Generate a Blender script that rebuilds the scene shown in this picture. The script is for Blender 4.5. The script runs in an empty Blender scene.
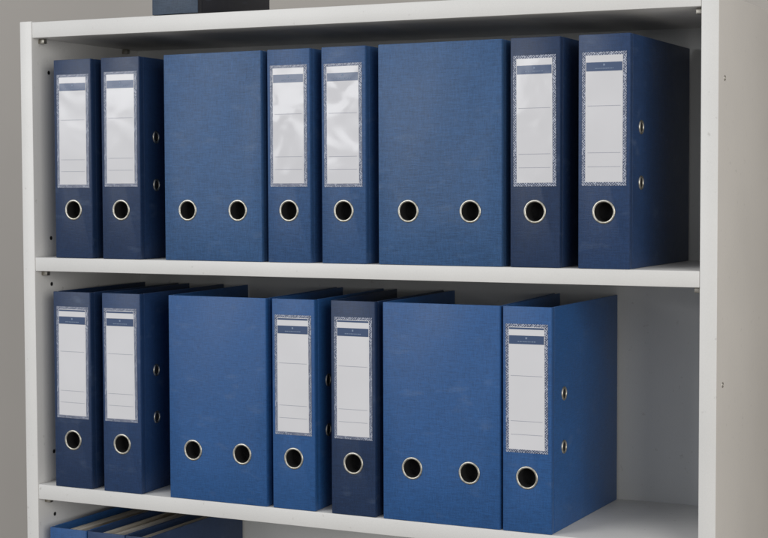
import bpy, bmesh, math, random
from mathutils import Matrix, Vector
random.seed(4)
scene=bpy.context.scene
col=scene.collection
scene.view_settings.view_transform='Standard'
scene.view_settings.look='None'
scene.view_settings.exposure=0

# ------------------------------------------------------------ materials
def new_mat(name):
    m=bpy.data.materials.new(name); m.use_nodes=True
    nt=m.node_tree; b=nt.nodes['Principled BSDF']
    return m,nt,b
def N(nt,t,**k):
    n=nt.nodes.new(t)
    for a,v in k.items(): setattr(n,a,v)
    return n
def math_n(nt,op,a,b=None,clamp=False):
    n=nt.nodes.new('ShaderNodeMath'); n.operation=op; n.use_clamp=clamp
    for i,v in enumerate((a,b)):
        if v is None: continue
        if isinstance(v,(int,float)): n.inputs[i].default_value=v
        else: nt.links.new(v,n.inputs[i])
    return n.outputs[0]
def ramp(nt,src,p0,c0,p1,c1):
    r=nt.nodes.new('ShaderNodeValToRGB')
    r.color_ramp.elements[0].position=p0; r.color_ramp.elements[0].color=c0
    r.color_ramp.elements[1].position=p1; r.color_ramp.elements[1].color=c1
    nt.links.new(src,r.inputs[0]); return r.outputs[0]
def g(v): return (v,v,v,1)

def cloth(name,colr,rough=0.5,amp=0.22,haze=0.06):
    m,nt,b=new_mat(name); L=nt.links.new
    tc=N(nt,'ShaderNodeTexCoord'); oi=N(nt,'ShaderNodeObjectInfo')
    sep=N(nt,'ShaderNodeSeparateXYZ'); L(tc.outputs['Object'],sep.inputs[0])
    h=math_n(nt,'ADD',sep.outputs[0],sep.outputs[1])
    rnd=math_n(nt,'MULTIPLY',oi.outputs['Random'],37.0)
    def streak(sh,sv,det=2.0):
        c=N(nt,'ShaderNodeCombineXYZ')
        L(math_n(nt,'MULTIPLY',h,sh),c.inputs[0]); L(math_n(nt,'MULTIPLY',sep.outputs[2],sv),c.inputs[1]); L(rnd,c.inputs[2])
        n=N(nt,'ShaderNodeTexNoise'); n.inputs['Scale'].default_value=1.0; n.inputs['Detail'].default_value=det
        L(c.outputs[0],n.inputs['Vector']); return n.outputs[0]
    a=streak(850,90); c=streak(75,850); mott=streak(9,7,4.0); fine=streak(1000,1000)
    s=math_n(nt,'ADD',math_n(nt,'ADD',a,math_n(nt,'MULTIPLY',c,1.2)),fine)
    s=math_n(nt,'SUBTRACT',s,1.6)
    s=math_n(nt,'MULTIPLY',s,amp*2.6)
    mm=math_n(nt,'MULTIPLY',math_n(nt,'SUBTRACT',mott,0.5),0.40)
    fac=math_n(nt,'ADD',math_n(nt,'ADD',s,mm),1.0)
    fac=math_n(nt,'MAXIMUM',fac,0.35)
    mx=N(nt,'ShaderNodeVectorMath',operation='SCALE'); mx.inputs[0].default_value=colr; L(fac,mx.inputs['Scale'])
    sc=streak(22,50,6.0)
    scr=ramp(nt,sc,0.60,g(0),0.80,g(1))
    mix=N(nt,'ShaderNodeMix',data_type='RGBA'); L(math_n(nt,'MULTIPLY',scr,0.18),mix.inputs['Factor'])
    L(mx.outputs[0],mix.inputs['A']); mix.inputs['B'].default_value=(0.18,0.24,0.34,1)
    L(mix.outputs['Result'],b.inputs['Base Color'])
    rr=math_n(nt,'ADD',math_n(nt,'MULTIPLY',mott,0.25),rough-0.12)
    L(rr,b.inputs['Roughness'])
    b.inputs['Specular IOR Level'].default_value=0.45
    b.inputs['Sheen Weight'].default_value=haze; b.inputs['Sheen Roughness'].default_value=0.4
    b.inputs['Sheen Tint'].default_value=(0.8,0.87,1,1)
    bp=N(nt,'ShaderNodeBump'); bp.inputs['Strength'].default_value=0.35; bp.inputs['Distance'].default_value=0.0005
    L(s,bp.inputs['Height'])
    bp2=N(nt,'ShaderNodeBump'); bp2.inputs['Strength'].default_value=0.35; bp2.inputs['Distance'].default_value=0.005
    L(mott,bp2.inputs['Height']); L(bp.outputs[0],bp2.inputs['Normal']); L(bp2.outputs[0],b.inputs['Normal'])
    return m

M_royal =cloth('royal_blue_cloth',(0.0175,0.083,0.243))
M_mid   =cloth('glare_pale_blue_cloth',(0.028,0.084,0.203),0.5,0.27,0.10)  # upper wide binders: paleness of reflected light put into the blue
M_mid2  =cloth('glare_pale_blue_cloth2',(0.024,0.074,0.190),0.5,0.25,0.09)  # upper-row blue, also paled in the colour for reflected light
M_navy2 =cloth('deep_navy_cloth',(0.0105,0.030,0.084),0.46)
M_navy3 =cloth('ink_blue_cloth',(0.0125,0.040,0.115),0.46)
M_slate =cloth('slate_blue_cloth',(0.045,0.068,0.105),0.5)
M_black =cloth('black_blue_cloth',(0.008,0.009,0.015),0.5)

def laminate(name,colr,rough=0.45):
    m,nt,b=new_mat(name); L=nt.links.new
    tc=N(nt,'ShaderNodeTexCoord')
    n=N(nt,'ShaderNodeTexNoise'); n.inputs['Scale'].default_value=5; n.inputs['Detail'].default_value=6
    n2=N(nt,'ShaderNodeTexNoise'); n2.inputs['Scale'].default_value=700; n2.inputs['Detail'].default_value=2
    L(tc.outputs['Object'],n.inputs['Vector']); L(tc.outputs['Object'],n2.inputs['Vector'])
    f=math_n(nt,'ADD',math_n(nt,'MULTIPLY',math_n(nt,'SUBTRACT',n.outputs[0],0.5),0.20),1.0)
    f=math_n(nt,'ADD',f,math_n(nt,'MULTIPLY',math_n(nt,'SUBTRACT',n2.outputs[0],0.5),0.10))
    mx=N(nt,'ShaderNodeVectorMath',operation='SCALE'); mx.inputs[0].default_value=colr; L(f,mx.inputs['Scale'])
    v=N(nt,'ShaderNodeTexNoise'); v.inputs['Scale'].default_value=90; v.inputs['Detail'].default_value=3
    L(tc.outputs['Object'],v.inputs['Vector'])
    fl=ramp(nt,v.outputs[0],0.68,g(0),0.76,g(1))
    mix=N(nt,'ShaderNodeMix',data_type='RGBA'); L(math_n(nt,'MULTIPLY',fl,0.40),mix.inputs['Factor'])
    L(mx.outputs[0],mix.inputs['A']); mix.inputs['B'].default_value=(0.35,0.33,0.30,1)
    L(mix.outputs['Result'],b.inputs['Base Color'])
    b.inputs['Roughness'].default_value=rough
    bp=N(nt,'ShaderNodeBump'); bp.inputs['Strength'].default_value=0.15; bp.inputs['Distance'].default_value=0.0004
    L(n2.outputs[0],bp.inputs['Height']); L(bp.outputs[0],b.inputs['Normal'])
    return m
M_lam=laminate('white_laminate',(0.71,0.70,0.68))
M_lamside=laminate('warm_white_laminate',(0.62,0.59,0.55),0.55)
M_lamedge=laminate('white_edge_laminate',(0.70,0.69,0.67),0.45)
M_back=laminate('shaded_white_back_board',(0.66,0.665,0.655),0.6)  # white board, its shadow tone put into the base colour

def simple(name,c,rough=0.5,metal=0.0):
    m,nt,b=new_mat(name)
    b.inputs['Base Color'].default_value=(*c,1); b.inputs['Roughness'].default_value=rough; b.inputs['Metallic'].default_value=metal
    return m
def metal(name,c,rough):
    m,nt,b=new_mat(name); L=nt.links.new
    tc=N(nt,'ShaderNodeTexCoord'); n=N(nt,'ShaderNodeTexNoise'); n.inputs['Scale'].default_value=160; n.inputs['Detail'].default_value=3
    L(tc.outputs['Object'],n.inputs['Vector'])
    r=ramp(nt,n.outputs[0],0.3,(c[0]*.6,c[1]*.58,c[2]*.5,1),0.65,(*c,1)); L(r,b.inputs['Base Color'])
    b.inputs['Metallic'].default_value=1.0
    L(math_n(nt,'ADD',math_n(nt,'MULTIPLY',n.outputs[0],0.25),rough-0.1),b.inputs['Roughness'])
    return m
M_metal=metal('nickel_ring_metal',(0.66,0.64,0.59),0.40)
M_hole=simple('hole_shade_black',(0.004,0.004,0.005),0.9)  # black stands in for the shade inside holes
M_screw=metal('steel_screw_metal',(0.5,0.48,0.45),0.4)

def plastic_over(name,colr,wave=0.25,pattern=False):
    m,nt,b=new_mat(name); L=nt.links.new
    tc=N(nt,'ShaderNodeTexCoord'); oi=N(nt,'ShaderNodeObjectInfo')
    add=N(nt,'ShaderNodeVectorMath',operation='ADD')
    c=N(nt,'ShaderNodeCombineXYZ'); r=math_n(nt,'MULTIPLY',oi.outputs['Random'],19.0)
    for i in range(3): L(r,c.inputs[i])
    L(tc.outputs['Object'],add.inputs[0]); L(c.outputs[0],add.inputs[1])
    n=N(nt,'ShaderNodeTexNoise'); n.inputs['Scale'].default_value=15; n.inputs['Detail'].default_value=1.5; n.inputs['Distortion'].default_value=0.5
    L(add.outputs[0],n.inputs['Vector'])
    if pattern:
        sep=N(nt,'ShaderNodeSeparateXYZ'); L(tc.outputs['Object'],sep.inputs[0])
        k=2*math.pi/0.0036
        sx=math_n(nt,'SINE',math_n(nt,'MULTIPLY',sep.outputs[0],k))
        sz=math_n(nt,'SINE',math_n(nt,'MULTIPLY',sep.outputs[2],k))
        p=math_n(nt,'MULTIPLY',sx,sz)
        vn=N(nt,'ShaderNodeTexVoronoi'); vn.inputs['Scale'].default_value=480; L(tc.outputs['Object'],vn.inputs['Vector'])
        p=math_n(nt,'ADD',math_n(nt,'MULTIPLY',p,0.40),math_n(nt,'MULTIPLY',vn.outputs['Distance'],1.0))
        cc=ramp(nt,p,0.35,(0.018,0.036,0.095,1),0.85,(0.42,0.45,0.54,1))
        L(cc,b.inputs['Base Color'])
    else:
        n2=N(nt,'ShaderNodeTexNoise'); n2.inputs['Scale'].default_value=9; n2.inputs['Detail'].default_value=4
        L(add.outputs[0],n2.inputs['Vector'])
        f=math_n(nt,'ADD',math_n(nt,'MULTIPLY',math_n(nt,'SUBTRACT',n2.outputs[0],0.5),0.16),1.0)
        mx=N(nt,'ShaderNodeVectorMath',operation='SCALE'); mx.inputs[0].default_value=colr; L(f,mx.inputs['Scale'])
        L(mx.outputs[0],b.inputs['Base Color'])
    b.inputs['Roughness'].default_value=0.5
    b.inputs['Coat Weight'].default_value=0.9; b.inputs['Coat Roughness'].default_value=0.5 if pattern else 0.15
    bp=N(nt,'ShaderNodeBump'); bp.inputs['Strength'].default_value=wave; bp.inputs['Distance'].default_value=0.010
    L(n.outputs[0],bp.inputs['Height']); L(bp.outputs[0],b.inputs['Coat Normal'])
    return m
M_border=plastic_over('patterned_pocket_border',(0.3,0.3,0.4),0.1,True)
M_paperA=plastic_over('grey_white_label_paper',(0.64,0.635,0.655),0.20)
M_paperC=plastic_over('crumpled_white_label_paper',(0.63,0.625,0.65),0.55)
M_paperB=plastic_over('white_label_paper',(0.70,0.695,0.715),0.13)
M_band=plastic_over('blue_label_header',(0.025,0.060,0.150),0.15)
M_ink=simple('grey_print_ink',(0.33,0.34,0.40),0.6)
M_inkl=simple('pale_print_ink',(0.20,0.26,0.37),0.6)

def paperstack():
    m,nt,b=new_mat('paper_stack_edges'); L=nt.links.new
    tc=N(nt,'ShaderNodeTexCoord'); sep=N(nt,'ShaderNodeSeparateXYZ'); L(tc.outputs['Object'],sep.inputs[0])
    c=N(nt,'ShaderNodeCombineXYZ'); L(math_n(nt,'MULTIPLY',sep.outputs[0],900),c.inputs[0]); L(math_n(nt,'MULTIPLY',sep.outputs[1],6),c.inputs[1])
    n=N(nt,'ShaderNodeTexNoise'); n.inputs['Scale'].default_value=1; n.inputs['Detail'].default_value=3; L(c.outputs[0],n.inputs['Vector'])
    L(ramp(nt,n.outputs[0],0.3,(0.22,0.18,0.13,1),0.65,(0.72,0.68,0.61,1)),b.inputs['Base Color']); b.inputs['Roughness'].default_value=0.85
    return m
M_paper=paperstack()
def plaster(name,c):
    m,nt,b=new_mat(name); L=nt.links.new
    tc=N(nt,'ShaderNodeTexCoord'); n=N(nt,'ShaderNodeTexNoise'); n.inputs['Scale'].default_value=1.3; n.inputs['Detail'].default_value=5
    L(tc.outputs['Object'],n.inputs['Vector'])
    L(ramp(nt,n.outputs[0],0.3,(c[0]*.92,c[1]*.92,c[2]*.92,1),0.7,(*c,1)),b.inputs['Base Color']); b.inputs['Roughness'].default_value=0.9
    return m
M_wall=plaster('beige_plaster',(0.47,0.44,0.405))
M_floor=plaster('grey_floor_lino',(0.30,0.28,0.26))

# ------------------------------------------------------------ mesh helpers
def add_obj(name,me,parent=None,loc=(0,0,0)):
    o=bpy.data.objects.new(name,me); col.objects.link(o)
    if parent: o.parent=parent
    o.location=loc; return o
def empty(name,loc):
    o=bpy.data.objects.new(name,None); o.empty_display_size=0.05; col.objects.link(o); o.location=loc; return o
def bm_box(bm,lo,hi,mi=0,bev=0.0,seg=2):
    v=[bm.verts.new((x,y,z)) for x in (lo[0],hi[0]) for y in (lo[1],hi[1]) for z in (lo[2],hi[2])]
    fs=[(0,1,3,2),(4,6,7,5),(0,4,5,1),(2,3,7,6),(0,2,6,4),(1,5,7,3)]
    F=[bm.faces.new([v[i] for i in f]) for f in fs]
    for f in F: f.material_index=mi
    if bev>0:
        ed=set(e for f in F for e in f.edges)
        bmesh.ops.bevel(bm,geom=list(ed),offset=bev,segments=seg,profile=0.5,affect='EDGES')
def finish(bm,name,mats,smooth=True):
    bmesh.ops.recalc_face_normals(bm,faces=bm.faces[:])
    me=bpy.data.meshes.new(name); bm.to_mesh(me); bm.free()
    for m in mats: me.materials.append(m)
    if smooth:
        for p in me.polygons: p.use_smooth=True
        try: me.set_sharp_from_angle(angle=math.radians(40))
        except Exception: pass
    return me
def box_mesh(name,lo,hi,mat,bev=0.001,seg=2):
    bm=bmesh.new(); bm_box(bm,lo,hi,0,bev,seg); return finish(bm,name,[mat])
def lathe(name,prof,mat,axis='y',seg=48):
    bm=bmesh.new(); rings=[]
    for r,h in prof:
        ring=[]
        for i in range(seg):
            a=2*math.pi*i/seg
            if r==0:
                if not ring: ring.append(bm.verts.new((0,-h,0) if axis=='y' else (h,0,0)))
                continue
            ring.append(bm.verts.new((r*math.cos(a),-h,r*math.sin(a)) if axis=='y' else (h,r*math.cos(a),r*math.sin(a))))
        rings.append(ring)
    for A,B in zip(rings,rings[1:]):
        for i in range(seg):
            j=(i+1)%seg
            if len(A)==1: bm.faces.new((A[0],B[i],B[j]))
            elif len(B)==1: bm.faces.new((A[i],A[j],B[0]))
            else: bm.faces.new((A[i],A[j],B[j],B[i]))
    return finish(bm,name,[mat])
def flange(ro,ri,h,back):
    pr=[(ro,0.0)]
    for k in range(0,9):
        a=math.pi*k/8
        pr.append(((ro+ri)/2+(ro-ri)/2*math.cos(a),h*math.sin(a)+0.0001))
    pr.append((ri,-back)); return pr
ME_ring=lathe('finger_ring',flange(0.0166,0.0132,0.0013,0.006),M_metal)
ME_shade_cup=lathe('hole_shade_cup',[(0.0131,-0.0004),(0.0131,-0.022),(0,-0.022)],M_hole)  # closed black cup added to paint the dark behind the finger hole
ME_eye=lathe('eyelet',flange(0.0100,0.0066,0.0018,0.002),M_metal,'x',32)
ME_eyeh=lathe('eyelet_hole',[(0.0069,0.0004),(0,0.0004)],M_hole,'x',32)

H=0.318; DEP=0.285; T=0.0026
def boolean_holes(me,holes,name):
    o=bpy.data.objects.new('tmp',me); col.objects.link(o); cut=[]
    for (x,z) in holes:
        bm=bmesh.new(); bmesh.ops.create_cone(bm,cap_ends=True,segments=40,radius1=0.0134,radius2=0.0134,depth=0.04,matrix=Matrix.Translation((x,0,z))@Matrix.Rotation(math.pi/2,4,'X'))
        cm=bpy.data.meshes.new('c'); bm.to_mesh(cm); bm.free()
        c=bpy.data.objects.new('c',cm); col.objects.link(c); cut.append(c)
        md=o.modifiers.new('b','BOOLEAN'); md.operation='DIFFERENCE'; md.object=c; md.solver='EXACT'
    dg=bpy.context.evaluated_depsgraph_get(); dg.update()
    res=bpy.data.meshes.new_from_object(o.evaluated_get(dg)); res.name=name
    for x in [o]+cut: bpy.data.objects.remove(x)
    return res

def label_mesh(paper,lines,inset=0.0050,head=0.0095,strip=False):
    w=0.0630; z0=0.1135; z1=0.2945
    bm=bmesh.new()
    bm_box(bm,(-w/2,-0.0004,z0),(w/2,0.0002,z1),0,0.00015,1)
    pi=inset; a,b_=-w/2+pi,w/2-pi; p0,p1=z0+pi,z1-pi*0.9
    def quad(x0,x1,za,zb,y,mi):
        f=bm.faces.new([bm.verts.new(c) for c in ((x0,y,za),(x1,y,za),(x1,y,zb),(x0,y,zb))]); f.material_index=mi
    quad(a,b_,p0,p1,-0.0007,1)
    hb1=p1-head; hb0=hb1-0.0120
    quad(a+0.0008,b_-0.0008,hb0,hb1,-0.0009,2)
    if strip: quad(a+0.0008,b_-0.0008,p1-0.0034,p1-0.0008,-0.0009,2)
    quad(-0.0013,0.0013,hb0+0.0072,hb0+0.0098,-0.0011,4)
    x=-0.013
    while x<0.013:
        ww=random.uniform(0.0008,0.0024); quad(x,x+ww,hb0+0.0030,hb0+0.0042,-0.0011,4); x+=ww+0.0008
    for z in lines:
        zz=p0+(p1-p0)*z; quad(a+0.003,b_-0.003,zz,zz+0.0006,-0.0009,3)
    bmesh.ops.recalc_face_normals(bm,faces=[f for f in bm.faces if f.material_index==0])
    me=bpy.data.meshes.new('label'); bm.to_mesh(me); bm.free()
    for m in (M_border,paper,M_band,M_ink,M_inkl): me.materials.append(m)
    return me
LAB_A=label_mesh(M_paperA,(0.12,0.23,0.60))
LAB_C=label_mesh(M_paperC,(0.12,0.23,0.60))
LAB_B=label_mesh(M_paperB,(0.12,0.23,0.60),0.0046,0.0120,True)

def binder(x,z,w,mat,label=None,holes=(0,),lean=(0,0),papers=0.0,desc='',eyelets=True,cat='binder',group=None,name='lever_arch_binder',hgt=H,dep=DEP,smat=None):
    root=empty(name,(x,0,z))
    root['label']=desc; root['category']=cat
    if group: root['group']=group
    me=box_mesh('spine',(-w/2+0.0006,0,0),(w/2-0.0006,T,hgt),smat or mat,0.0009,2)
    zr=0.0775
    if holes: me=boolean_holes(me,[(h,zr) for h in holes],'spine')
    add_obj('spine',me,root)
    for s in (-1,1):
        bm=bmesh.new()
        x1=s*w/2; x0=s*(w/2-T)
        lo,hi=min(x0,x1),max(x0,x1)
        bm_box(bm,(lo,0.0008,0.0),(hi,0.0085,hgt),0,0.0008,2)
        bm_box(bm,(lo+(0.0006),0.0083,0.0006),(hi-0.0006,0.0125,hgt-0.0006),0,0.0)
        bm_box(bm,(lo,0.0123,0.0),(hi,dep,hgt),0,0.0008,2)
        ln=lean[0] if s<0 else lean[1]      # the hinged card cover leans this far at its free edge
        for v in bm.verts: v.co.x+=ln*max(0,(v.co.y-0.0123)/dep)
        co=add_obj('cover',finish(bm,'cover',[mat]),root)
        if s==1 and eyelets:
            for zz in (0.117,0.193):
                for nm,mm in (('eyelet',ME_eye),('eyelet_hole',ME_eyeh)):
                    e=add_obj(nm,mm,co,(w/2+ln*(0.048-0.0123)/dep,0.048,zz)); e.rotation_euler=(0,0,-ln/dep)
    for h in holes:
        add_obj('finger_ring',ME_ring,root,(h,-0.0001,zr))
        add_obj('hole_shade_cup',ME_shade_cup,root,(h,0.0,zr))
    if label:
        lo=add_obj('label',label,root,(random.uniform(-.0006,.0006),-0.0003,random.uniform(-.0012,.0012)))
        lo.rotation_euler=(0,math.radians(random.uniform(-0.3,0.3)),0)
    if papers>0:
        bm=bmesh.new(); xx=-w/2+T+0.001
        while xx<-w/2+T+papers:
            t=random.uniform(0.006,0.014); d=random.uniform(-0.004,0.004)
            bm_box(bm,(xx,0.02+d,0.004),(xx+t-0.0006,0.265+d,0.306+random.uniform(-0.006,0.006)),0,0.0); xx+=t
        add_obj('paper_stack',finish(bm,'paper_stack',[M_paper],False),root)
    return root

GU='binders standing on the shelving unit shelves'
W=0.0737
dn='dark navy lever arch binder with labelled spine standing on white shelf'
db='mid blue lever arch binder with labelled spine standing on white shelf'
ds='greyish blue extra wide binder with two finger holes and no label'
l1=(-0.020,-0.020)
binder(-0.8545,0,W,M_navy2,LAB_A,lean=l1,desc=dn,group=GU)
binder(-0.7612,0,W,M_navy2,LAB_A,lean=l1,desc='dark navy labelled binder with ringed holes showing on its cover',group=GU)
binder(-0.5905,0,0.176,M_mid,None,(-0.0454,0.0454),lean=l1,desc=ds,group=GU,name='wide_binder')
binder(-0.4553,0,W,M_mid2,LAB_C,lean=(-0.014,-0.012),desc=db,group=GU)
binder(-0.3625,0,W,M_mid2,LAB_C,lean=(-0.012,-0.010),desc=db,group=GU,eyelets=False)
binder(-0.2085,0,0.194,M_mid,None,(-0.0487,0.0487),lean=(-0.008,-0.008),desc=ds,group=GU,name='wide_binder')
binder(-0.0622,0,W,M_navy2,LAB_A,lean=(-0.006,-0.006),desc=dn,group=GU,eyelets=False)
binder(0.0378,0,W,M_navy3,LAB_A,desc='dark navy labelled binder at row end with whole cover exposed',group=GU)
D=0.3729
l2=(-0.025,-0.025)
binder(-0.8613,-D,W,M_navy2,LAB_B,lean=(-0.022,-0.022),desc=dn,group=GU)
binder(-0.7645,-D,W,M_navy3,LAB_B,lean=l2,desc='dark navy labelled binder with ringed holes showing on its cover',group=GU)
binder(-0.5855,-D,0.177,M_royal,None,(-0.0447,0.0447),lean=(-0.032,-0.032),desc='extra wide bright blue binder with two finger holes on lower shelf',group=GU,name='wide_binder')
binder(-0.4497,-D,W,M_royal,LAB_B,lean=(-0.034,-0.028),desc='bright blue lever arch binder with labelled spine on lower shelf',group=GU)
binder(-0.3485,-D,W,M_navy2,LAB_B,lean=(-0.034,-0.020),desc='dark navy binder between two bright blue ones on lower shelf',group=GU)
binder(-0.2068,-D,0.185,M_royal,None,(-0.0452,0.0452),lean=(-0.015,-0.026),desc='extra wide bright blue binder with two finger holes on lower shelf',group=GU,name='wide_binder')
binder(-0.0735,-D,W,M_royal,LAB_B,lean=(-0.024,0.0),desc='bright blue labelled binder at row end with whole cover exposed',group=GU)
Z3=-0.760
for x,ww,pp,mt in ((-0.8745,W,0.055,M_royal),(-0.7990,W,0.045,M_navy3),(-0.7390,0.044,0.02,M_navy2)):
    binder(x,Z3,ww,mt,LAB_B if ww==W else None,(0,),papers=pp,desc='blue binder full of papers standing on bottom shelf',group=GU)
binder(-0.6562,0.3802,0.085,M_black,None,desc='blackish binder with slate blue spine on top of shelving unit',eyelets=False,name='dark_binder',dep=0.215,smat=M_slate)

# ------------------------------------------------------------ shelving unit
XL,XR=-0.9340,0.1712; TH=0.0238; DB=0.292
unit=empty('shelving_unit',((XL+XR)/2,0,-1.15)); unit['label']='white laminate open shelving unit filled with blue binders'; unit['category']='shelf'
ox,oz=(XL+XR)/2,-1.15
def part(name,lo,hi,mat,bev=0.0012):
    return add_obj(name,box_mesh(name,(lo[0]-ox,lo[1],lo[2]-oz),(hi[0]-ox,hi[1],hi[2]-oz),mat,bev),unit)
TOP=0.3810; TOPR=0.3735
part('side_panel',(XL-TH,-0.0005,-1.15),(XL,DB+0.012,TOP+0.0015),M_lam)
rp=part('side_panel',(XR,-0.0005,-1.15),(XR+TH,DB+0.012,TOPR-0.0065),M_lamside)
rp.data.materials.append(M_lamedge)   # front edge gets a brighter laminate colour
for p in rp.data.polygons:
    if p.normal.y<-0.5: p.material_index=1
for zt,th in ((-0.0003,0.0222),(-D-0.0003,0.0245),(Z3-0.0003,0.0235),(Z3-0.34,0.0235)):
    part('shelf',(XL+0.0003,0.0004,zt-th),(XR-0.0003,DB,zt),M_lam)
ts=part('shelf',(XL+0.0003,0.0004,TOP-0.0255),(XR-0.0003,DB,TOP),M_lam)
for v in ts.data.vertices:
    v.co.z-= (v.co.x+ox-XL)/(XR-XL)*(TOP-TOPR)
part('back_panel',(XL+0.0003,DB+0.0005,-1.10),(XR-0.0003,DB+0.006,TOPR-0.009),M_back,0)
ME_peg=lathe('peg_hole',[(0.0040,0.0),(0.0036,0.0006),(0.0024,0.0007),(0.0022,0.0002),(0,0.0002)],M_screw,'x',20)
ME_peghole=lathe('peg_hole_dark',[(0.0034,0.0003),(0,0.0003)],M_hole,'x',20)
for z in (0.302,0.030,-0.046,-0.325,-0.43):
    add_obj('peg_hole',ME_peghole,unit,(XL-ox,0.042,z-oz))
for z in (0.255,-0.154):
    add_obj('screw',ME_peg,unit,(XR+TH-ox,0.030,z-oz))
for x,s,zt in ((XL,1,TOP-0.0257),(XR,-1,TOPR-0.0257)):
    for zb in (zt,-0.0225,-D-0.0248):
        for y in (0.02,0.25):
            bm=bmesh.new(); bm_box(bm,(min(0,s*0.012),-0.004,-0.008),(max(0,s*0.012),0.004,-0.0004),0,0.001)
            add_obj('shelf_support',finish(bm,'shelf_support',[M_screw]),unit,(x-ox,y,zb-oz))

# ------------------------------------------------------------ setting
def plane(name,vs,mat,lab):
    me=bpy.data.meshes.new(name); me.from_pydata(vs,[],[(0,1,2,3)]); me.materials.append(mat)
    o=add_obj(name,me); o['kind']='structure'; o['label']=lab; return o
plane('room_wall',[(-6,0.75,-1.15),(4,0.75,-1.15),(4,0.75,2.4),(-6,0.75,2.4)],M_wall,'plain beige grey plaster wall behind the shelving unit')
plane('floor',[(-6,-5,-1.15),(4,-5,-1.15),(4,0.75,-1.15),(-6,0.75,-1.15)],M_floor,'plain grey floor under the shelving unit')

# ------------------------------------------------------------ light
w=bpy.data.worlds.new('World'); scene.world=w; w.use_nodes=True
bg=w.node_tree.nodes['Background']; bg.inputs[0].default_value=(0.95,0.97,1.0,1); bg.inputs[1].default_value=0.40
def area(name,loc,target,sx,sy,p,c):
    l=bpy.data.lights.new(name,'AREA'); l.shape='RECTANGLE'; l.size=sx; l.size_y=sy; l.energy=p; l.color=c
    o=bpy.data.objects.new(name,l); col.objects.link(o); o.location=loc
    o.rotation_euler=(Vector(target)-Vector(loc)).to_track_quat('-Z','Y').to_euler(); return o
area('window_light',(-2.2,-2.9,1.25),(-0.3,0,0.0),2.0,1.8,58,(0.97,0.985,1.0))
area('right_fill_light',(2.8,-2.6,0.5),(0.0,0,-0.1),2.2,2.0,66,(1.0,0.98,0.94))  # added fill that brightens right-facing covers and the side panel

# ------------------------------------------------------------ camera
cd=bpy.data.cameras.new('camera'); cam=bpy.data.objects.new('camera',cd); col.objects.link(cam)
cd.sensor_fit='HORIZONTAL'; cd.sensor_width=36; cd.lens=1608.33/768*36; cd.clip_end=100; cd.clip_start=0.05
cd.dof.use_dof=True; cd.dof.focus_distance=2.33; cd.dof.aperture_fstop=11
yaw,pit,rol=0.46498,-0.05062,-0.00353
cam.matrix_world=Matrix.Translation((0.75125,-2.08882,0.11165))@Matrix.Rotation(yaw,4,'Z')@Matrix.Rotation(math.pi/2+pit,4,'X')@Matrix.Rotation(rol,4,'Z')
scene.camera=cam
